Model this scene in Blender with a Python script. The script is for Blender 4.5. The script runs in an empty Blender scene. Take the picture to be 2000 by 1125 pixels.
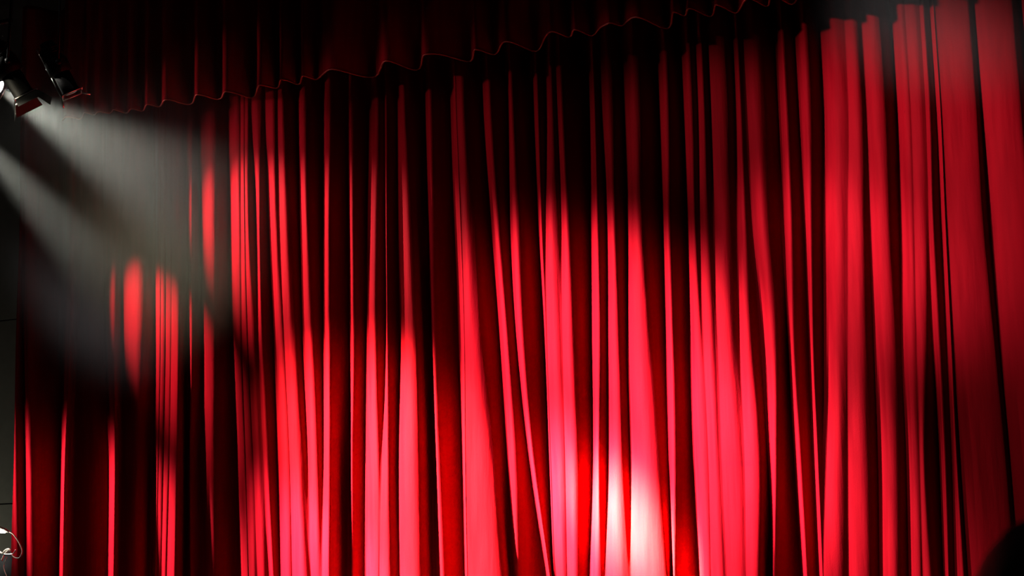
import bpy, bmesh, math, random
from mathutils import Vector, Matrix, noise as mnoise
from math import sin, cos, tan, pi, radians, atan2, sqrt

scene = bpy.context.scene
COL = scene.collection
random.seed(7)

# ------------------------------------------------------------------ camera
YAW, TILT, ROLL, FPX = radians(25), radians(9.24), radians(1.5), 3000.0
CAM = Vector((0, -12.5, 1.65))
F = Vector((-sin(YAW)*cos(TILT), cos(YAW)*cos(TILT), sin(TILT)))
R0 = Vector((cos(YAW), sin(YAW), 0)); U0 = R0.cross(F)
R = R0*cos(ROLL) - U0*sin(ROLL); U = U0*cos(ROLL) + R0*sin(ROLL)
cd = bpy.data.cameras.new('camera'); cam = bpy.data.objects.new('camera', cd); COL.objects.link(cam)
M = Matrix.Identity(4)
for i in range(3):
    M[i][0] = R[i]; M[i][1] = U[i]; M[i][2] = -F[i]; M[i][3] = CAM[i]
cam.matrix_world = M
cd.sensor_width = 36; cd.lens = 36*FPX/2000; cd.clip_end = 200
cd.dof.use_dof = True; cd.dof.focus_distance = 13.5; cd.dof.aperture_fstop = 5.0
scene.camera = cam

def at(px, py, Y=0.0):
    """point of the vertical plane y=Y (stage depth) seen in that direction when the room was measured"""
    d = F + R*((px-1000)/FPX) - U*((py-562.5)/FPX)
    return CAM + d*((Y-CAM.y)/d.y)

# ------------------------------------------------------------------ world, exposure
w = bpy.data.worlds.new('world'); scene.world = w; w.use_nodes = True
w.node_tree.nodes['Background'].inputs[0].default_value = (1, 0.5, 0.6, 1)
w.node_tree.nodes['Background'].inputs[1].default_value = 0.00035
vs = scene.view_settings
vs.view_transform = 'Standard'; vs.look = 'None'; vs.gamma = 1; vs.use_curve_mapping = False; vs.exposure = 3.75

# ------------------------------------------------------------------ stage lights (front of house bar, off to the left, plus added fills)
def spot(name, loc, tgt, power, deg, blend=0.6, col=(1, 0.93, 0.88), size=0.2):
    l = bpy.data.lights.new(name, 'SPOT'); o = bpy.data.objects.new(name, l); COL.objects.link(o)
    l.energy = power; l.spot_size = radians(deg); l.spot_blend = blend; l.color = col; l.shadow_soft_size = size
    o.location = loc
    o.rotation_euler = (Vector(tgt)-Vector(loc)).to_track_quat('-Z', 'Y').to_euler()
    return o
WARM = (1, 0.9, 0.66); COOL = (1, 0.9, 0.97)
HOUSE_AND_FILL = [   # lamp position, where it is aimed on the curtain, watts, cone, tint
 ((-10.0, -5.4, 8.0), (1212, 1010), 190000, 4.5, (1, 0.95, 0.30)),
 ((-10.2, -5.4, 8.0), (1175, 1010), 24000, 9, (1, 0.92, 0.9)),
 ((-10.4, -5.3, 8.0), (1225, 780), 5600, 20, COOL),
 ((-12.3, -4.8, 8.0), (840, 1030), 20000, 18, WARM),
 ((-13.0, -4.4, 8.0), (645, 1160), 17000, 9.5, COOL),
 ((-9.2, -6.0, 8.0), (1385, 870), 4600, 10, COOL),
 ((-7.8, -5.6, 8.0), (1630, 510), 1000, 11.5, COOL),
 ((-6.8, -5.4, 8.0), (1850, 300), 480, 22, COOL),
 ((-6.0, -6.0, 8.0), (1800, 850), 110, 30, COOL),  # added wide wash, lifts the dark bottom right
 ((-11.4, -5.2, 8.0), (960, 400), 110, 22, COOL),
 ((-10.0, -5.2, 8.0), (1420, 270), 170, 12, COOL),
 ((-14.5, -2.4, 5.0), (215, 1070), 1700, 22, COOL),
 ((-6.0, -2.6, 3.4), (1868, 1180), 150, 4.6, COOL),
 ((-12.9, -4.3, 7.2), (570, 520), 220, 15, WARM),  # added weak supplement to the upper left beam on the curtain
 ((-13.2, -3.8, 5.9), (500, 300), 130, 13, COOL),  # added fill for the folds just under the hem, top left
]
for loc_, (px0, py0), watts, cone, tint in HOUSE_AND_FILL:
    spot('house_or_fill_spot', loc_, at(px0, py0), watts, cone, 1.0, tint)
spot('side_or_fill_spot', at(-85, 225, -1.3), at(300, 640), 260, 23, 1.0, (1, 0.96, 0.88), 0.05)   # the lower beam
spot('side_or_fill_spot', (-12.5, -3.5, 7.3), at(112, 148, -1.95), 260, 3.2, 1.0, (1, 0.95, 0.85), 0.05)  # added unseen spot, brightens the rim of the slim spotlight
spot('side_or_fill_spot', (-12.6, -2.3, 5.4), at(370, 165, -0.45), 22, 13, 1.0, (1, 0.9, 0.8), 0.05)    # added grazing spot, stands in for spill along the valance hem
wg = bpy.data.lights.new('wall_fill', 'POINT'); wg.energy = 1.6; wg.shadow_soft_size = 0.1; wg.color = (1, 0.97, 0.8)
wo = bpy.data.objects.new('wall_fill', wg); COL.objects.link(wo); wo.location = (-13.2, -0.5, 1.25)  # added unseen fill, brightens the low part of the left wall

# ------------------------------------------------------------------ helpers
def new_mat(name, col=(0.5, 0.5, 0.5), rough=0.5, metal=0.0, spec=0.5):
    m = bpy.data.materials.new(name); m.use_nodes = True
    b = m.node_tree.nodes['Principled BSDF']
    b.inputs['Base Color'].default_value = (*col, 1); b.inputs['Roughness'].default_value = rough
    b.inputs['Metallic'].default_value = metal; b.inputs['Specular IOR Level'].default_value = spec
    return m
def nodes(m): return m.node_tree.nodes, m.node_tree.links, m.node_tree.nodes['Principled BSDF']

def grain(m, scale=40, amount=0.25, bump=0.1):
    n, l, b = nodes(m)
    tc = n.new('ShaderNodeTexCoord'); nz = n.new('ShaderNodeTexNoise'); nz.inputs['Scale'].default_value = scale
    nz.inputs['Detail'].default_value = 4
    l.new(tc.outputs['Object'], nz.inputs['Vector'])
    mx = n.new('ShaderNodeMix'); mx.data_type = 'RGBA'
    c = b.inputs['Base Color'].default_value[:]
    mx.inputs['A'].default_value = (c[0]*(1-amount), c[1]*(1-amount), c[2]*(1-amount), 1)
    mx.inputs['B'].default_value = (min(1, c[0]*(1+amount)), min(1, c[1]*(1+amount)), min(1, c[2]*(1+amount)), 1)
    l.new(nz.outputs['Fac'], mx.inputs['Factor']); l.new(mx.outputs['Result'], b.inputs['Base Color'])
    bp = n.new('ShaderNodeBump'); bp.inputs['Strength'].default_value = bump; bp.inputs['Distance'].default_value = 0.005
    l.new(nz.outputs['Fac'], bp.inputs['Height']); l.new(bp.outputs['Normal'], b.inputs['Normal'])
    return m

def link(name, me, mat=None, parent=None, smooth=True):
    o = bpy.data.objects.new(name, me); COL.objects.link(o)
    if mat: me.materials.append(mat)
    if parent: o.parent = parent
    if smooth:
        for p in me.polygons: p.use_smooth = True
    return o
def from_bm(name, bm, mat, parent=None, smooth=True):
    me = bpy.data.meshes.new(name); bm.normal_update(); bm.to_mesh(me); bm.free()
    return link(name, me, mat, parent, smooth)
def tag(o, label, cat, group=None, kind=None):
    o['label'] = label; o['category'] = cat
    if group: o['group'] = group
    if kind: o['kind'] = kind
    return o
def struct(o): o['kind'] = 'structure'; return o
def empty(name, loc=(0, 0, 0)):
    o = bpy.data.objects.new(name, None); COL.objects.link(o); o.location = loc; o.empty_display_size = 0.1
    return o

def box(bm, c, s, rot=None, bevel=0.0):
    r = bmesh.ops.create_cube(bm, size=1)
    T = Matrix.Translation(c) @ (rot.to_4x4() if rot else Matrix.Identity(4)) @ Matrix.Diagonal((*s, 1))
    bmesh.ops.transform(bm, matrix=T, verts=r['verts'])
    if bevel:
        es = list({e for v in r['verts'] for e in v.link_edges})
        bmesh.ops.bevel(bm, geom=es, offset=bevel, segments=2, affect='EDGES')
def tube(bm, pts, rad, seg=10, cap=True):
    pts = [Vector(p) for p in pts]; rings = []
    rads = rad if isinstance(rad, (list, tuple)) else [rad]*len(pts)
    up = None
    for i, p in enumerate(pts):
        d = (pts[min(i+1, len(pts)-1)] - pts[max(i-1, 0)]).normalized()
        if up is None:
            up = d.orthogonal().normalized()
        else:
            up = (up - d*up.dot(d)).normalized()
        q = d.cross(up)
        rings.append([bm.verts.new(p + (up*cos(2*pi*k/seg) + q*sin(2*pi*k/seg))*rads[i]) for k in range(seg)])
    for a, b in zip(rings, rings[1:]):
        for k in range(seg):
            bm.faces.new((a[k], a[(k+1) % seg], b[(k+1) % seg], b[k]))
    if cap:
        bm.faces.new(rings[0][::-1]); bm.faces.new(rings[-1])
def lathe(bm, prof, seg=24, M=Matrix.Identity(4)):
    """profile of (axial, radius) revolved about local +x"""
    rings = [[bm.verts.new(M @ Vector((a, r*cos(2*pi*k/seg), r*sin(2*pi*k/seg)))) for k in range(seg)] for a, r in prof]
    for a, b in zip(rings, rings[1:]):
        for k in range(seg): bm.faces.new((a[k], a[(k+1) % seg], b[(k+1) % seg], b[k]))
    bm.faces.new(rings[0][::-1]); bm.faces.new(rings[-1])

def interp(keys, x, ext_lo=0.0):
    """piecewise smooth-ish interpolation of [(x, v)] sorted by x"""
    if x <= keys[0][0]:
        return keys[0][1] + (x-keys[0][0])*ext_lo
    if x >= keys[-1][0]: return keys[-1][1]
    for (x0, v0), (x1, v1) in zip(keys, keys[1:]):
        if x <= x1:
            return v0 + (v1-v0)*(x-x0)/(x1-x0)
def cubic(keys):
    """monotone Hermite through keys sorted by x, vertical (slope 0) above the last one"""
    n = len(keys); s = [(keys[i+1][1]-keys[i][1])/(keys[i+1][0]-keys[i][0]) for i in range(n-1)]
    m = [s[0]] + [(s[i-1]+s[i])/2 for i in range(1, n-1)] + [s[-1]*0.5]
    def f(x):
        if x <= keys[0][0]: return keys[0][1] + (x-keys[0][0])*m[0]
        if x >= keys[-1][0]:
            return keys[-1][1] + m[-1]*0.35*(1-math.exp(-(x-keys[-1][0])/0.35))
        for i in range(n-1):
            if x <= keys[i+1][0]:
                h = keys[i+1][0]-keys[i][0]; t = (x-keys[i][0])/h
                return ((2*t**3-3*t*t+1)*keys[i][1] + (t**3-2*t*t+t)*h*m[i] + (-2*t**3+3*t*t)*keys[i+1][1] + (t**3-t*t)*h*m[i+1])
    return f

# ------------------------------------------------------------------ materials
def velvet(name, col, dark, bump=0.4, stain=False, sheen=0.008):
    m = new_mat(name, col, 0.62); n, l, b = nodes(m)
    tc = n.new('ShaderNodeTexCoord')
    mp = n.new('ShaderNodeMapping'); mp.inputs['Scale'].default_value = (7, 7, 0.7)
    l.new(tc.outputs['Object'], mp.inputs['Vector'])
    nz = n.new('ShaderNodeTexNoise'); nz.inputs['Scale'].default_value = 2.0; nz.inputs['Detail'].default_value = 5
    l.new(mp.outputs['Vector'], nz.inputs['Vector'])
    fine = n.new('ShaderNodeTexNoise'); fine.inputs['Scale'].default_value = 120; fine.inputs['Detail'].default_value = 3
    l.new(tc.outputs['Object'], fine.inputs['Vector'])
    mx = n.new('ShaderNodeMix'); mx.data_type = 'RGBA'
    mx.inputs['A'].default_value = (*dark, 1); mx.inputs['B'].default_value = (*col, 1)
    rmp = n.new('ShaderNodeMapRange'); rmp.inputs['From Min'].default_value = 0.25; rmp.inputs['From Max'].default_value = 0.6
    l.new(nz.outputs['Fac'], rmp.inputs['Value']); l.new(rmp.outputs['Result'], mx.inputs['Factor'])
    out = mx.outputs['Result']
    if stain:
        # a faint rubbed, horizontal water mark with its own patchy outline, low on the cloth
        p = at(1448, 905)
        sub = n.new('ShaderNodeVectorMath'); sub.operation = 'SUBTRACT'; sub.inputs[1].default_value = (p.x, 0, p.z)
        l.new(tc.outputs['Object'], sub.inputs[0])
        sc = n.new('ShaderNodeVectorMath'); sc.operation = 'MULTIPLY'; sc.inputs[1].default_value = (4.4, 0, 30)
        l.new(sub.outputs[0], sc.inputs[0])
        ln = n.new('ShaderNodeVectorMath'); ln.operation = 'LENGTH'; l.new(sc.outputs[0], ln.inputs[0])
        mr = n.new('ShaderNodeMapRange'); mr.inputs['From Min'].default_value = 1.0; mr.inputs['From Max'].default_value = 0.5
        mr.inputs['To Max'].default_value = 0.5
        l.new(ln.outputs['Value'], mr.inputs['Value'])
        pn = n.new('ShaderNodeTexNoise'); pn.inputs['Scale'].default_value = 18; l.new(tc.outputs['Object'], pn.inputs['Vector'])
        mu = n.new('ShaderNodeMath'); mu.operation = 'MULTIPLY'; l.new(mr.outputs['Result'], mu.inputs[0]); l.new(pn.outputs['Fac'], mu.inputs[1])
        ms = n.new('ShaderNodeMix'); ms.data_type = 'RGBA'; ms.inputs['B'].default_value = (dark[0]*0.3, 0.001, 0.004, 1)
        l.new(mu.outputs[0], ms.inputs['Factor']); l.new(out, ms.inputs['A']); out = ms.outputs['Result']
    l.new(out, b.inputs['Base Color'])
    ad = n.new('ShaderNodeMath'); ad.operation = 'MULTIPLY_ADD'; ad.inputs[1].default_value = 0.12
    l.new(fine.outputs['Fac'], ad.inputs[0]); l.new(nz.outputs['Fac'], ad.inputs[2])
    bp = n.new('ShaderNodeBump'); bp.inputs['Strength'].default_value = bump; bp.inputs['Distance'].default_value = 0.02
    l.new(ad.outputs[0], bp.inputs['Height']); l.new(bp.outputs['Normal'], b.inputs['Normal'])
    b.inputs['Sheen Weight'].default_value = sheen; b.inputs['Sheen Roughness'].default_value = 0.4
    b.inputs['Sheen Tint'].default_value = (1.0, 0.02, 0.03, 1)
    b.inputs['Specular IOR Level'].default_value = 0.005
    return m
RED = velvet('red_velvet', (0.16, 0.0016, 0.0041), (0.12, 0.0010, 0.003), stain=True)
RED_VAL = velvet('valance_velvet', (0.16, 0.0018, 0.0042), (0.12, 0.0012, 0.003))
HEM = new_mat('hem_lit_edge', (0.3, 0.02, 0.008), 0.6); grain(HEM, 90)  # lighter than the cloth: light caught on the hem, put into colour
BLACK = new_mat('black_enamel', (0.003, 0.003, 0.003), 0.5, 0.0, 0.12); grain(BLACK, 30, 0.3, 0.05)
STEEL = new_mat('worn_steel', (0.55, 0.53, 0.5), 0.32, 1.0); grain(STEEL, 60, 0.2, 0.05)
WALL = new_mat('dark_wall_paint', (0.18, 0.18, 0.15), 0.8); grain(WALL, 12, 0.15, 0.2)
WOOD = new_mat('stage_boards', (0.035, 0.02, 0.012), 0.6); grain(WOOD, 9, 0.4, 0.2)
CARPET = new_mat('dark_carpet', (0.012, 0.011, 0.011), 0.95); grain(CARPET, 80, 0.4, 0.3)
RUBBER = new_mat('pale_cable', (0.75, 0.68, 0.6), 0.45); grain(RUBBER, 60, 0.1, 0.02)
PLASTIC = new_mat('pale_clip_plastic', (0.78, 0.72, 0.62), 0.4); grain(PLASTIC, 60, 0.1, 0.02)

def emit_mat(name, col, strength):
    m = new_mat(name, col, 0.3); n, l, b = nodes(m)
    b.inputs['Emission Color'].default_value = (*col, 1); b.inputs['Emission Strength'].default_value = strength
    return m

# ------------------------------------------------------------------ the setting
def slab(name, x0, x1, y0, y1, z0, z1, mat, parent=None, bevel=0.0):
    bm = bmesh.new(); box(bm, ((x0+x1)/2, (y0+y1)/2, (z0+z1)/2), (x1-x0, y1-y0, z1-z0), None, bevel)
    return from_bm(name, bm, mat, parent, False)
STAGE = 0.95
struct(slab('floor', -20, 6, -16, -3.6, -0.1, 0.0, CARPET))
struct(slab('stage_floor', -20, 6, -3.6, 3.0, 0.0, STAGE, WOOD))
wl = struct(slab('wall_left', -20, -10.9, 0.55, 0.7, STAGE, 9, WALL))
zj = at(10, 983, 0.55).z
for z0, z1, t in ((STAGE, zj-0.012, 0.03), (zj, 4.2, 0.02), (4.212, 9, 0.02)):
    for k in range(4):
        x1 = -10.9 - 1.9*k
        slab('panel', x1-1.892, x1, 0.55-t, 0.555, z0, z1, WALL, wl, 0.004)

# ------------------------------------------------------------------ the folds of the house curtain
# each fold: where its lit cheek begins and where its crest lies, at five heights (rows of the survey)
ROWS = (200, 430, 660, 895, 1125)
S = [
 ((40,41),(38,39),(31,32),(27,29),(20,35)),
 ((44,52),(43,51),(44,54),(49,57),(51,61)),
 ((120,141),(123,143),(119,139),(118,127),(114,123)),
 ((160,192),(161,194),(150,196),(140,203),(137,204)),
 ((206,230),(203,229),(205,224),(213,225),(211,222)),
 ((250,285),(241,282),(239,280),(235,274),(232,271)),
 ((303,311),(303,312),(303,312),(300,308),(296,303)),
 ((314,322),(314,322),(314,322),(310,318),(306,313)),
 ((324,333),(324,333),(324,332),(320,328),(315,322)),
 ((336,361),(336,355),(335,350),(332,346),(327,342)),
 ((367,375),(368,373),(367,374),(368,370),(370,371)),
 ((389,426),(392,423),(395,421),(395,420),(400,420)),
 ((446,468),(449,468),(452,470),(461,478),(467,484)),
 ((470,476),(471,477),(473,483),(480,492),(486,500)),
 ((479,484),(479,485),(484,497),(495,510),(503,516)),
 ((491,509),(500,506),(505,512),(515,522),(526,533)),
 ((518,540),(524,543),(534,553),(542,564),(547,569)),
 ((542,553),(546,565),(555,576),(566,589),(571,605)),
 ((581,596),(585,600),(591,609),(602,618),(608,624)),
 ((630,645),(630,642),(631,643),(632,644),(630,644)),
 ((680,685),(681,687),(682,689),(684,686),(685,687)),
 ((720,738),(717,736),(714,734),(713,738),(712,739)),
 ((752,753),(753,754),(754,755),(747,758),(741,763)),
 ((775,789),(776,803),(779,814),(776,821),(779,826)),
 ((828,840),(834,844),(840,847),(846,855),(850,866)),
 ((879,890),(887,899),(896,906),(903,908),(908,912)),
 ((892,907),(901,922),(908,936),(910,964),(914,985)),
 ((942,956),(958,971),(976,989),(989,1006),(1000,1012)),
 ((992,998),(995,1010),(1008,1020),(1033,1040),(1066,1073)),
 ((1041,1049),(1051,1056),(1063,1066),(1072,1074),(1080,1082)),
 ((1066,1078),(1066,1086),(1069,1095),(1077,1102),(1085,1106)),
 ((1088,1098),(1097,1109),(1099,1120),(1104,1127),(1108,1128)),
 ((1149,1160),(1152,1166),(1154,1170),(1157,1168),(1150,1172)),
 ((1174,1198),(1184,1201),(1186,1208),(1186,1214),(1183,1224)),
 ((1217,1250),(1223,1252),(1225,1267),(1231,1284),(1234,1303)),
 ((1285,1304),(1293,1305),(1299,1312),(1306,1317),(1312,1317)),
 ((1332,1351),(1340,1356),(1345,1368),(1351,1381),(1363,1386)),
 ((1363,1375),(1367,1382),(1374,1396),(1384,1405),(1389,1416)),
 ((1387,1420),(1394,1423),(1402,1434),(1410,1450),(1420,1454)),
 ((1436,1446),(1439,1455),(1445,1467),(1455,1485),(1458,1484)),
 ((1457,1490),(1469,1500),(1488,1517),(1500,1516),(1508,1510)),
 ((1520,1535),(1530,1544),(1538,1549),(1550,1562),(1566,1574)),
 ((1559,1581),(1571,1583),(1581,1586),(1590,1596),(1600,1606)),
 ((1607,1651),(1608,1650),(1610,1650),(1610,1648),(1609,1645)),
 ((1658,1681),(1657,1685),(1657,1690),(1657,1697),(1657,1700)),
 ((1693,1727),(1700,1736),(1708,1747),(1716,1753),(1719,1755)),
 ((1750,1775),(1758,1782),(1763,1787),(1771,1793),(1775,1797)),
 ((1779,1803),(1786,1808),(1791,1808),(1797,1805),(1803,1820)),
 ((1808,1815),(1815,1822),(1822,1834),(1834,1845),(1843,1852)),
 ((1828,1836),(1838,1846),(1849,1857),(1860,1868),(1866,1882)),
 ((1838,1905),(1849,1918),(1861,1940),(1875,1962),(1890,1980)),
 ((1915,1992),(1932,2012),(1951,2034),(1972,2056),(1990,2075)),
 ((2006,2070),(2022,2090),(2044,2112),(2066,2135),(2086,2155)),
 ((2090,2160),(2105,2180),(2125,2200),(2145,2220),(2165,2240)),
 ((2185,2260),(2200,2280),(2220,2300),(2240,2320),(2260,2340)),
]
def track(vals):
    ks = []
    for y, v in zip(ROWS, vals):
        p = at(v, y); ks.append((p.z, p.x))
    return cubic(ks[::-1])
A = [track([r[0] for r in s]) for s in S]
B = [track([r[1] for r in s]) for s in S]
D = -CAM.y
def smooth(t): return t*t*(3-2*t)
def nz3(x, y, z): return mnoise.noise(Vector((x, y, z)))
# folds that sink back into the cloth lower down, metres behind the front folds
BACK = {3: (.05,.06,.12,.22,.26), 5: (0,0,.03,.14,.17), 6: (0,0,.06,.20,.26), 7: (0,0,.06,.20,.26), 8: (0,0,.05,.18,.24), 10: (0,0,.05,.14,.16),
        11: (0,0,.02,.12,.18), 12: (0,0,.03,.10,.14), 13: (0,0,.02,.07,.12), 14: (0,0,0,.04,.10), 15: (0,0,0,.03,.08), 16: (0,0,0,.02,.05), 20: (0,0,.03,.14,.18), 24: (.05,.08,.11,.12,.12),
        27: (0,0,.0,.04,.14), 29: (0,0,.05,.05,.05), 35: (0,0,.0,.0,.08), 40: (0,0,0,.04,.10), 41: (0,0,.06,.10,.12), 42: (0,0,0,0,0)}
BACKT = {}
for k_, v_ in BACK.items():
    ks = [(at(S[k_][r_][0], ROWS[r_]).z, v_[r_]) for r_ in range(5)][::-1]
    BACKT[k_] = (lambda ks: (lambda z: interp(ks, z)))(ks)
NF, NR = 10, 9
def fold_row(z):
    """one horizontal section through the cloth: list of (x, y)"""
    n = len(S); a = [f(z) for f in A]; b = [f(z) for f in B]
    for i in range(n):
        if i and a[i] < b[i-1] + 0.004: a[i] = b[i-1] + 0.004
        if b[i] < a[i] + 0.004: b[i] = a[i] + 0.004
    pts = []; bk = [BACKT[i](z) if i in BACKT else 0.0 for i in range(n)]
    dr = [min(0.045, 0.20*(b[i]-a[i])*min(1.0, (b[i]-a[i])/0.09)) * (0.25 if i > 48 else 1.0) for i in range(n)]
    pv = [0.06]
    for i in range(n-1):
        W = a[i+1]-b[i]; pv.append(max(0.004, min(0.38, W*(1.0 if i > 48 else min(1.0, 0.25+W/0.11))/(abs(b[i])/D + 0.45))) + max(bk[i], bk[i+1])); pv[-1] += 0.7*dr[i]; pv[-1] = max(pv[-1], bk[i]+dr[i]+0.006)
    for i in range(n):
        p = pv[i]; w_ = b[i]-a[i]
        n_pow = max(1.5, min(2.6, 1.4 + w_/0.22))
        for k in range(NR):                       # lit cheek, valley to crest
            t = k/NR
            d = -bk[i] - (p-bk[i])*(1-t)**n_pow - dr[i]*max(0.0, (t-0.5)/0.5)**2
            d += 0.022*nz3((a[i]+w_*t)*11, z*0.35, 3.1)*min(1, w_/0.14)*sin(pi*t)
            pts.append((a[i]+w_*t, d))
        if i < n-1:
            W = a[i+1]-b[i]; q = pv[i+1]
            for k in range(NF):                   # turned away side, crest to valley
                t = k/NF
                d = -bk[i]-dr[i] - (q-bk[i]-dr[i])*(0.45*t + 0.55*smooth(t)) + 0.012*nz3((b[i]+W*t)*12, z*0.3, 9.7)*min(1, W/0.15)*sin(pi*t)
                pts.append((b[i]+W*t, d))
    out = []
    for s, d in pts:
        out.append([s*(1-d/D), -d])
    for _ in range(3):                            # cloth cannot crease sharply
        q = [p[:] for p in out]
        for i in range(1, len(out)-1):
            for c in (0, 1): out[i][c] = 0.25*q[i-1][c]+0.5*q[i][c]+0.25*q[i+1][c]
    return out
def grid(name, rows, zs, mat, parent=None, thick=0.0):
    vs_, fs = [], []
    n = len(rows[0])
    for r, z in zip(rows, zs):
        for i, p in enumerate(r): vs_.append((p[0], p[1], z[i] if isinstance(z, list) else z))
    for j in range(len(rows)-1):
        for i in range(n-1):
            k = j*n+i; fs.append((k, k+1, k+n+1, k+n))
    me = bpy.data.meshes.new(name); me.from_pydata(vs_, [], fs)
    o = link(name, me, mat, parent)
    return o
zs = [STAGE + 0.005 + (7.6-STAGE)*k/130 for k in range(131)]
curtain = grid('house_curtain', [fold_row(z) for z in zs], zs, RED)
sol = curtain.modifiers.new('cloth_thickness', 'SOLIDIFY'); sol.thickness = 0.004; sol.offset = -1
tag(curtain, 'tall red velvet stage curtain hanging in deep vertical folds', 'curtain')

# ------------------------------------------------------------------ the valance
VY = -0.45; HEMZ = 6.07
V = [(122,130),(160,167),(184,192),(219,224),(248,256),(281,287),(314,322),(378,384),(432,440),(500,507),
     (545,549),(587,591),(620,646),(736,752),(822,828),(922,927),(970,990),(1054,1077),(1115,1122),
     (1161,1190),(1217,1247),(1310,1315),(1339,1345),(1392,1398),(1440,1460),(1500,1506),(1550,1575),(1620,1626),(1690,1710),(1760,1770),
     (1830,1850),(1900,1910),(1970,1990),(2050,2060)]
def hemy(px): return 212 - (px-230)*0.176
Dv = VY - CAM.y
def val_row(z):
    a = [at(p[0], hemy(p[0]), VY).x for p in V]; b = [at(p[1], hemy(p[1]), VY).x for p in V]
    n = len(V); pts = []
    k = 0.55 + 0.45*smooth(max(0, min(1, (HEMZ+1.5-z)/1.5)))
    pv = [0.05]+[max(0.04, min(0.42, (a[i+1]-b[i])/(abs(b[i])/Dv+0.32)))*k for i in range(n-1)]
    for i in range(n):
        w_ = b[i]-a[i]
        for q in range(6):
            t = q/6; pts.append((a[i]+w_*t, -pv[i]*(1-t)**2.2))
        if i < n-1:
            W = a[i+1]-b[i]
            for q in range(9):
                t = q/9
                pts.append((b[i]+W*t, -pv[i+1]*(0.3*t+0.7*smooth(t)) + 0.02*nz3((b[i]+W*t)*7, z*0.5, 5)*sin(pi*t)))
    out = [[CAM.x+(s-CAM.x)*(1-d/Dv), VY-d] for s, d in pts]
    for _ in range(2):
        q = [p[:] for p in out]
        for i in range(1, len(out)-1):
            for c in (0, 1): out[i][c] = 0.25*q[i-1][c]+0.5*q[i][c]+0.25*q[i+1][c]
    return out
vz = []
vrows = []
for j in range(30):
    zb = HEMZ + (8.6-HEMZ)*(j/29)**1.3
    r = val_row(zb); fall = max(0, 1-(zb-HEMZ)/0.5)
    vrows.append(r)
    vz.append([zb + fall*(0.045*nz3(p[0]*2.3, 1.7, 0.4) + 0.03*nz3(p[0]*6, 4.7, 2.4)) for p in r])
val = grid('valance', vrows, vz, RED_VAL)
sol = val.modifiers.new('cloth_thickness', 'SOLIDIFY'); sol.thickness = 0.008; sol.offset = -1
tag(val, 'dark red pleated valance across the top of the stage', 'valance')
bm = bmesh.new(); tube(bm, [(p[0], p[1]-0.004, z) for p, z in zip(vrows[0], vz[0])], 0.006, 6)
h = from_bm('hem_lit_edge', bm, HEM, val); h['label'] = 'thin orange red lit line along the bottom edge'
# the batten both cloths hang from
bm = bmesh.new(); tube(bm, [(-12.2, VY, 8.62), (1.8, VY, 8.62)], 0.03, 12)
bm2 = from_bm('valance_pipe', bm, BLACK, val)

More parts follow.
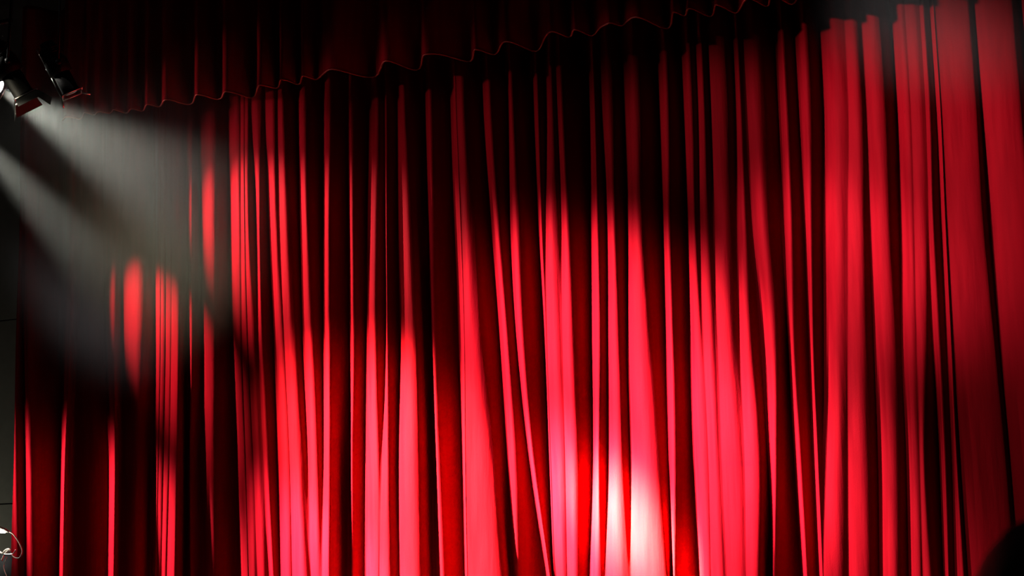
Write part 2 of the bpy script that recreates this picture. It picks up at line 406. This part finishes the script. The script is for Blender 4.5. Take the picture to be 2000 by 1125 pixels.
# ------------------------------------------------------------------ hung spotlights, top left
def spotlight(name, front, target, label, doors=True, power=0, deg=24, lit=False, blend=0.8, col=(1, 0.96, 0.88), scale=1.0, pipe=None, group=None, doorang=35, roll=0, rail=False):
    front = Vector(front); ax = (Vector(target)-front).normalized()
    up = Vector((0, 0, 1)); side = ax.cross(up).normalized(); up2 = side.cross(ax)
    M3 = Matrix((ax, side, up2)).transposed().to_4x4(); T = Matrix.Translation(front) @ M3 @ Matrix.Scale(scale, 4)
    root = empty(name, front)
    inv = Matrix.Translation(-front)
    def part(nm, bm, mat, par=None, sm=True):
        bm.transform(inv if par is None else inv)
        o = from_bm(nm, bm, mat, root if par is None else par, sm); return o
    bm = bmesh.new()                             # lamp house
    lathe(bm, [(-.62,.03),(-.615,.075),(-.56,.085),(-.55,.10),(-.42,.105),(-.40,.125),(-.26,.125),(-.25,.10),(-.245,.10)], 28, T)
    body = part('lamp_house', bm, BLACK)
    for k in range(5):
        bm = bmesh.new(); lathe(bm, [(-.53+.025*k,.102),(-.53+.025*k,.116),(-.522+.025*k,.116),(-.522+.025*k,.102)], 24, T)
        bm.transform(inv); f_ = from_bm('cooling_fin', bm, BLACK, body)
    bm = bmesh.new()
    lathe(bm, [(-.25,.07),(-.25,.092),(-.03,.092),(-.03,.104),(0,.104),(0,.09),(-.02,.085)], 28, T)
    lens_tube = part('lens_tube', bm, BLACK)
    bm = bmesh.new(); lathe(bm, [(-.018,.086),(-.010,.06),(-.006,.001)], 24, T)
    if lit:
        lm = emit_mat('lit_lens', (1, 0.98, 0.92), 0.7)
    else:
        lm = new_mat('lens_glass', (0.05, 0.05, 0.055), 0.08)
    part('lens', bm, lm)
    bm = bmesh.new()
    for a_, b_ in (((0, .11, -.11), (0, .11, .11)), ((0, -.11, -.11), (0, -.11, .11)), ((0, -.11, .11), (0, .11, .11)), ((0, -.11, -.11), (0, .11, -.11))):
        tube(bm, [T @ Vector(a_), T @ Vector(b_)], .007*scale, 6)
    part('gel_frame', bm, STEEL)
    if doors:
        for k in range(4):
            bm = bmesh.new()
            h0 = .11; ln = .15 if k % 2 == 0 else .12; aa = radians(doorang + (8 if k % 2 else -6))
            pr = [(0, -.105, h0), (0, .105, h0), (cos(aa)*ln, .135, h0+sin(aa)*ln), (cos(aa)*ln, -.135, h0+sin(aa)*ln)]
            Rk = Matrix.Rotation(k*pi/2 + radians(roll), 4, 'X')
            v1 = [bm.verts.new(T @ Rk @ Vector(p)) for p in pr]
            v2 = [bm.verts.new(T @ Rk @ (Vector(p)+Vector((0.003, 0, 0.003)))) for p in pr]
            bm.faces.new(v1); bm.faces.new(v2[::-1])
            for q in range(4): bm.faces.new((v1[q], v2[q], v2[(q+1) % 4], v1[(q+1) % 4]))
            bmesh.ops.recalc_face_normals(bm, faces=bm.faces)
            part('barn_door', bm, BLACK, None, False)
    if rail:                                     # steel rail added to stand for the body's lit rim, and accessory lugs
        lf = -R - ax*(-R).dot(ax); lf.normalize(); dn = ax.cross(lf)
        bm = bmesh.new(); o_ = lf*.118*scale
        tube(bm, [front-ax*.60*scale+o_, front-ax*.40*scale+o_], .006, 6); tube(bm, [front-ax*.33*scale+o_, front-ax*.02*scale+o_], .006, 6)
        tube(bm, [front-ax*.37*scale+o_, front-ax*.35*scale+o_], .011, 6)
        part('rim_glint_rail', bm, STEEL)
        for q_ in (lf*.125, -lf*.115):
            bm = bmesh.new(); c_ = front+q_*scale
            tube(bm, [c_-ax*.01, c_+ax*.03+lf*.01, c_+ax*.09*scale+lf*(.02 if q_.dot(lf) > 0 else -.05)], .008, 6); part('accessory_lug', bm, STEEL)
    # yoke, tilt knobs, clamp
    piv = T @ Vector((-.33, 0, 0)); top = Vector((piv.x, pipe.y, pipe.z)) if pipe else piv+Vector((0, 0, .34*scale))
    hs = .155*scale; yk = piv + (top-piv).normalized()*((top-piv).length-0.10)
    pp = [piv+side*hs, piv+side*hs+(yk-piv)*0.9, yk+side*hs*.8, yk-side*hs*.8, piv-side*hs+(yk-piv)*0.9, piv-side*hs]
    bm = bmesh.new(); tube(bm, pp, 0.011*scale, 8); part('yoke', bm, STEEL if name == 'x' else BLACK)
    for s_ in (-1, 1):
        bm = bmesh.new(); q = piv+side*hs*s_
        tube(bm, [q-side*s_*.05*scale, q+side*s_*.02*scale, q+side*s_*.022*scale, q+side*s_*.045*scale], [.012, .012, .026, .026], 12)
        part('tilt_knob', bm, BLACK)
    bm = bmesh.new(); tube(bm, [yk, top], .010, 8)
    box(bm, top, (.05, .075, .085), None, .012)
    part('clamp', bm, BLACK)
    if power:
        l = bpy.data.lights.new(name+'_beam', 'SPOT'); o = bpy.data.objects.new(name+'_beam', l); COL.objects.link(o)
        l.energy = power; l.spot_size = radians(deg); l.spot_blend = blend; l.color = col; l.shadow_soft_size = 0.05
        o.location = ax*0.03*scale; o.rotation_euler = ax.to_track_quat('-Z', 'Y').to_euler(); o.parent = root
    tag(root, label, 'spotlight', group or 'spotlights hung at the side of the stage')
    return root
LY = -1.3
PIPE = Vector((-12.6, LY-0.05, at(40, 40, LY).z)); FPIPE = Vector((-12.6, -1.98, PIPE.z+0.06))
for nm, p_, x1_, lb in (('lighting_pipe', PIPE, -10.6, 'black rear lighting pipe in the dark at upper left, nearer the curtain'),
                        ('lighting_pipe', FPIPE, -9.0, 'black front lighting pipe above the two dark spotlights')):
    bm = bmesh.new(); tube(bm, [(-13.2, p_.y, p_.z), (x1_, p_.y, p_.z)], .024, 14)
    for x in ((-13.1, -12.3) if p_ is PIPE else (-12.9, -12.5)):
        tube(bm, [(x, p_.y, p_.z), (x, 0.53, p_.z)], .02, 10)
    tag(from_bm(nm, bm, BLACK), lb, 'pipe', 'lighting pipes')
spotlight('spotlight', at(50, 190, -1.9), at(95, 264, -1.75), 'black spotlight with open barn doors beside the grey light beam', pipe=FPIPE)
spotlight('spotlight', at(141, 184, -1.9), at(189, 277, -1.75), 'slim black spotlight with a bright lit rim in front of the valance', pipe=FPIPE, scale=0.85, rail=True, doors=False)
spotlight('spotlight', at(-1, 174, LY+0.1), at(640, 540), 'lit spotlight with glaring white lens cut by the left edge', pipe=PIPE, power=330, deg=38, lit=True, blend=1.0, doors=False)

# ------------------------------------------------------------------ music stand with a clip lamp, bottom left
MY = -3.0
base = at(-12, 1100, MY); base = Vector((base.x, base.y, STAGE))
st = empty('music_stand', base)
def sp(nm, bm, mat, par, origin, sm=True):
    bm.transform(Matrix.Translation(-Vector(origin))); return from_bm(nm, bm, mat, par, sm)
zt = at(-12, 1100, MY).z
bm = bmesh.new(); tube(bm, [(base.x, base.y, STAGE+.10), (base.x, base.y, zt-.1)], .011, 10); sp('pole', bm, BLACK, st, base)
for k in range(3):
    a_ = 2*pi*k/3+.4; bm = bmesh.new()
    tube(bm, [base+Vector((0, 0, .22)), base+Vector((cos(a_)*.12, sin(a_)*.12, .12)), base+Vector((cos(a_)*.26, sin(a_)*.26, .012))], .008, 8)
    sp('leg', bm, BLACK, st, base)
# sloping desk facing the house left
rot = Matrix.Rotation(radians(40), 3, 'Z') @ Matrix.Rotation(radians(-28), 3, 'X')
dc = Vector((base.x-.02, base.y, zt-.06))
bm = bmesh.new(); box(bm, dc, (.30, .006, .30), rot, .002); sp('desk', bm, BLACK, st, base, False)
bm = bmesh.new(); box(bm, dc + rot @ Vector((0, -.025, -.15)), (.30, .05, .006), rot, .002); sp('ledge', bm, BLACK, st, base, False)
tag(st, 'dark music stand at the bottom left corner under a small lamp', 'music stand')
la = empty('clip_lamp', at(14, 1080, MY-0.02)); L0 = la.location.copy()
def mp(*pts): return [at(x, y, MY-0.02) for x, y in pts]
def spline(pts, n=6):
    out = []; P = [pts[0]]+list(pts)+[pts[-1]]
    for i in range(1, len(P)-2):
        for k in range(n):
            t = k/n; a, b, c, d = P[i-1], P[i], P[i+1], P[i+2]
            out.append(0.5*((2*b)+(c-a)*t+(2*a-5*b+4*c-d)*t*t+(3*b-a-3*c+d)*t**3))
    out.append(P[-2]); return out
bm = bmesh.new(); tube(bm, spline(mp((17,1039),(24,1042),(33,1053),(41,1068),(43,1079),(39,1088),(33,1090),(26,1087),(21,1080))), .0045, 8); sp('gooseneck', bm, RUBBER, la, L0)
bm = bmesh.new(); tube(bm, spline(mp((13,1088),(10,1096),(7,1106),(9,1116),(13,1126),(15,1140))), .003, 8); sp('cord', bm, RUBBER, la, L0)
hp = mp((-16,1031), (-2,1033), (10,1036), (18,1039))
bm = bmesh.new(); tube(bm, hp, [.02, .022, .016, .007], 14); hd = sp('lamp_head', bm, PLASTIC, la, L0)
bm = bmesh.new(); tube(bm, [p+Vector((0, -.004, -.008)) for p in hp[:3]], [.019, .022, .014], 12); sp('light_panel', bm, emit_mat('lamp_glow', (0.92, 0.98, 1), 2), la, L0)
c0, c1, c2, c3 = mp((9,1083), (18,1074), (24,1082), (3,1095))
bm = bmesh.new(); tube(bm, spline([c3, c0, c1]), [.007]*6+[.010]*6+[.012], 8); sp('clip_jaw', bm, PLASTIC, la, L0)
bm = bmesh.new(); tube(bm, spline([c0+Vector((0, -.01, 0)), c2, mp((31,1073))[0]]), [.006]*6+[.004]*6+[.002], 8); sp('clip_spring', bm, STEEL, la, L0)
bm = bmesh.new(); tube(bm, spline(mp((0,1078),(4,1081),(11,1075),(17,1073),(20,1077))), [.008]*5+[.006]*5+[.009]*14+[.006], 8); sp('clip_lever', bm, PLASTIC, la, L0)
tag(la, 'small lit gooseneck clip lamp with pale looping cable, bottom left', 'lamp')
l = bpy.data.lights.new('clip_lamp_light', 'POINT'); l.energy = 0.12; l.shadow_soft_size = .02; l.color = (1, .93, .8)
lo = bpy.data.objects.new('clip_lamp_light', l); COL.objects.link(lo); lo.parent = la; lo.location = mp((2, 1040))[0]-L0+Vector((0, -.06, -.03))

# ------------------------------------------------------------------ the spectator in front
HC = CAM + (F + R*((2097-1000)/FPX) - U*((1220-562.5)/FPX))*1.62
px_, py_ = HC.x, HC.y; tall = HC.z+.115
fw = (Vector((-5, 0, 0))-Vector((px_, py_, 0))); fw.z = 0; fw.normalize(); rt = Vector((fw.y, -fw.x, 0))
def W3(r_, f_, z): return Vector((px_, py_, 0)) + rt*r_ + fw*f_ + Vector((0, 0, z*tall/1.68))
jv, je, jr = [], [], []
def J(p, rad, parent=None):
    jv.append(p); jr.append(rad if isinstance(rad, tuple) else (rad, rad))
    if parent is not None: je.append((parent, len(jv)-1))
    return len(jv)-1
pel = J(W3(0,0,.90), (.155,.12)); wa = J(W3(0,.01,1.05), (.14,.105), pel); ch = J(W3(0,0,1.23), (.165,.12), wa)
sh = J(W3(0,-.01,1.36), (.11,.085), ch); nk = J(W3(0,.005,1.44), .058, sh); n2 = J(W3(0,.02,1.49), .056, nk)
h1 = J(W3(0,.03,1.535), (.068,.082), n2); h2 = J(W3(0,.02,1.59), (.078,.095), h1); h3 = J(W3(0,.012,1.63), (.062,.075), h2)
for s_ in (-1, 1):
    a0 = J(W3(.15*s_,-.01,1.345), .062, sh); a1 = J(W3(.205*s_,-.01,1.22), .05, a0); a2 = J(W3(.23*s_,-.015,1.06), .042, a1)
    a3 = J(W3(.235*s_,.03,.92), .036, a2); a4 = J(W3(.232*s_,.075,.815), .027, a3); pa = J(W3(.228*s_,.095,.765), (.034,.02), a4)
    for k, (f0, ln) in enumerate(((.125,.07),(.105,.08),(.085,.075),(.065,.06))):
        q = J(W3(.226*s_, f0, .725), .0095, pa); q = J(W3(.222*s_, f0+.012, .725-ln*.55), .0085, q); J(W3(.212*s_, f0+.012, .725-ln), .007, q)
    q = J(W3(.21*s_,.125,.775), .011, pa); J(W3(.20*s_,.15,.735), .009, q)
    l0 = J(W3(.095*s_,0,.84), .095, pel); l1 = J(W3(.10*s_,.01,.66), .078, l0); l2 = J(W3(.10*s_,.015,.48), .06, l1)
    l3 = J(W3(.10*s_,-.01,.32), .056, l2); l4 = J(W3(.10*s_,-.02,.10), .042, l3); l5 = J(W3(.10*s_,.0,.045), .042, l4); l6 = J(W3(.11*s_,.14,.033), .034, l5)
me = bpy.data.meshes.new('person'); me.from_pydata([v for v in jv], je, []); po = bpy.data.objects.new('person_rig', me); COL.objects.link(po)
sk = po.modifiers.new('skin', 'SKIN'); sk.use_smooth_shade = True
for i, r_ in enumerate(jr): me.skin_vertices[0].data[i].radius = r_
me.skin_vertices[0].data[pel].use_root = True
ss = po.modifiers.new('sub', 'SUBSURF'); ss.levels = 2; ss.render_levels = 2
bpy.context.view_layer.update()
ev = po.evaluated_get(bpy.context.evaluated_depsgraph_get()); pm = bpy.data.meshes.new_from_object(ev)
bpy.data.objects.remove(po)
COAT = new_mat('dark_jacket', (.012, .012, .014), .85); grain(COAT, 60)
JEANS = new_mat('dark_trousers', (.012, .013, .02), .85); grain(JEANS, 60)
SKIN = new_mat('skin', (.42, .25, .18), .5); grain(SKIN, 40, .06, .03)
SHOE = new_mat('shoe_leather', (.01, .01, .01), .5); grain(SHOE, 50)
HAIR = new_mat('dark_hair', (.010, .008, .006), .55); grain(HAIR, 70, .4, .4)
pm.materials.clear()
for m_ in (COAT, JEANS, SKIN, SHOE): pm.materials.append(m_)
for p in pm.polygons:
    z = p.center.z*1.68/tall; r_ = (p.center-Vector((px_, py_, 0))).dot(rt)
    p.material_index = 3 if z < .085 else 2 if (z > 1.455 or (abs(r_) > .185 and z < .80)) else 1 if (z < .93 and abs(r_) < .19) else 0
    p.use_smooth = True
person = link('person', pm)
tag(person, 'spectator seen from behind as a blurred dark head, bottom right', 'person')
def hcen(r_, f_, z): return W3(r_, f_, z)
# hair: a full short cap over skull and nape
bm = bmesh.new(); bmesh.ops.create_uvsphere(bm, u_segments=32, v_segments=20, radius=1)
for v in list(bm.verts):
    c = v.co.copy(); hz = c.z
    rr = 1 + .05*nz3(c.x*3, c.y*3, c.z*3)
    fz = .112 if hz > 0 else .15
    v.co = W3(c.x*.099*rr, .008+c.y*.118*rr, 1.572+hz*fz*rr)
dele = [v for v in bm.verts if (v.co-Vector((px_, py_, 0))).dot(fw) > .045 and v.co.z*1.68/tall < 1.615]
bmesh.ops.delete(bm, geom=dele, context='VERTS')
hr = from_bm('hair', bm, HAIR, person); so = hr.modifiers.new('t', 'SOLIDIFY'); so.thickness = .006
# face features
for s_ in (-1, 1):
    bm = bmesh.new(); bmesh.ops.create_uvsphere(bm, u_segments=12, v_segments=8, radius=.011, matrix=Matrix.Translation(W3(.03*s_, .112, 1.575))); from_bm('eye', bm, new_mat('eye', (.6, .6, .6), .2), person)
    bm = bmesh.new(); bmesh.ops.create_uvsphere(bm, u_segments=12, v_segments=8, radius=1, matrix=Matrix.Translation(W3(.088*s_, .015, 1.56)) @ Matrix.Diagonal((.012, .02, .033, 1))); from_bm('ear', bm, SKIN, person)
bm = bmesh.new(); tube(bm, [W3(0, .108, 1.585), W3(0, .125, 1.55), W3(0, .118, 1.54)], [.009, .016, .012], 10); from_bm('nose', bm, SKIN, person)
bm = bmesh.new(); tube(bm, [W3(-.025, .098, 1.512), W3(0, .110, 1.512), W3(.025, .098, 1.512)], [.004, .008, .004], 8); from_bm('mouth', bm, new_mat('lips', (.35, .12, .1), .5), person)

# ------------------------------------------------------------------ haze
def haze(name, c, s, dens, label):
    bm = bmesh.new(); bmesh.ops.create_icosphere(bm, subdivisions=3, radius=1)
    bm.transform(Matrix.Diagonal((*s, 1)))
    m = bpy.data.materials.new(name); m.use_nodes = True; n, l = m.node_tree.nodes, m.node_tree.links
    n.clear(); out = n.new('ShaderNodeOutputMaterial'); v = n.new('ShaderNodeVolumeScatter')
    v.inputs['Color'].default_value = (0.93, 0.97, 0.9, 1); v.inputs['Anisotropy'].default_value = -0.1
    tc = n.new('ShaderNodeTexCoord'); dv = n.new('ShaderNodeVectorMath'); dv.operation = 'DIVIDE'; dv.inputs[1].default_value = s
    l.new(tc.outputs['Object'], dv.inputs[0])
    ln = n.new('ShaderNodeVectorMath'); ln.operation = 'LENGTH'; l.new(dv.outputs[0], ln.inputs[0])
    mr = n.new('ShaderNodeMapRange'); mr.interpolation_type = 'SMOOTHSTEP'
    mr.inputs['From Min'].default_value = 1.0; mr.inputs['From Max'].default_value = 0.3; mr.inputs['To Max'].default_value = dens
    l.new(ln.outputs['Value'], mr.inputs['Value']); l.new(mr.outputs['Result'], v.inputs['Density']); l.new(v.outputs[0], out.inputs['Volume'])
    o = from_bm(name, bm, m); o.location = c
    tag(o, label, 'haze', None, 'stuff'); return o
haze('stage_haze', tuple(at(140, 370, -0.8)), (2.8, 0.95, 2.3), 0.018, 'thin grey haze glowing in the spotlight beams at upper left')
haze('stage_haze', tuple(at(1960, -10, -1.2)), (1.5, 0.9, 0.9), 0.07, 'faint grey haze veiling the curtain at the top right corner')
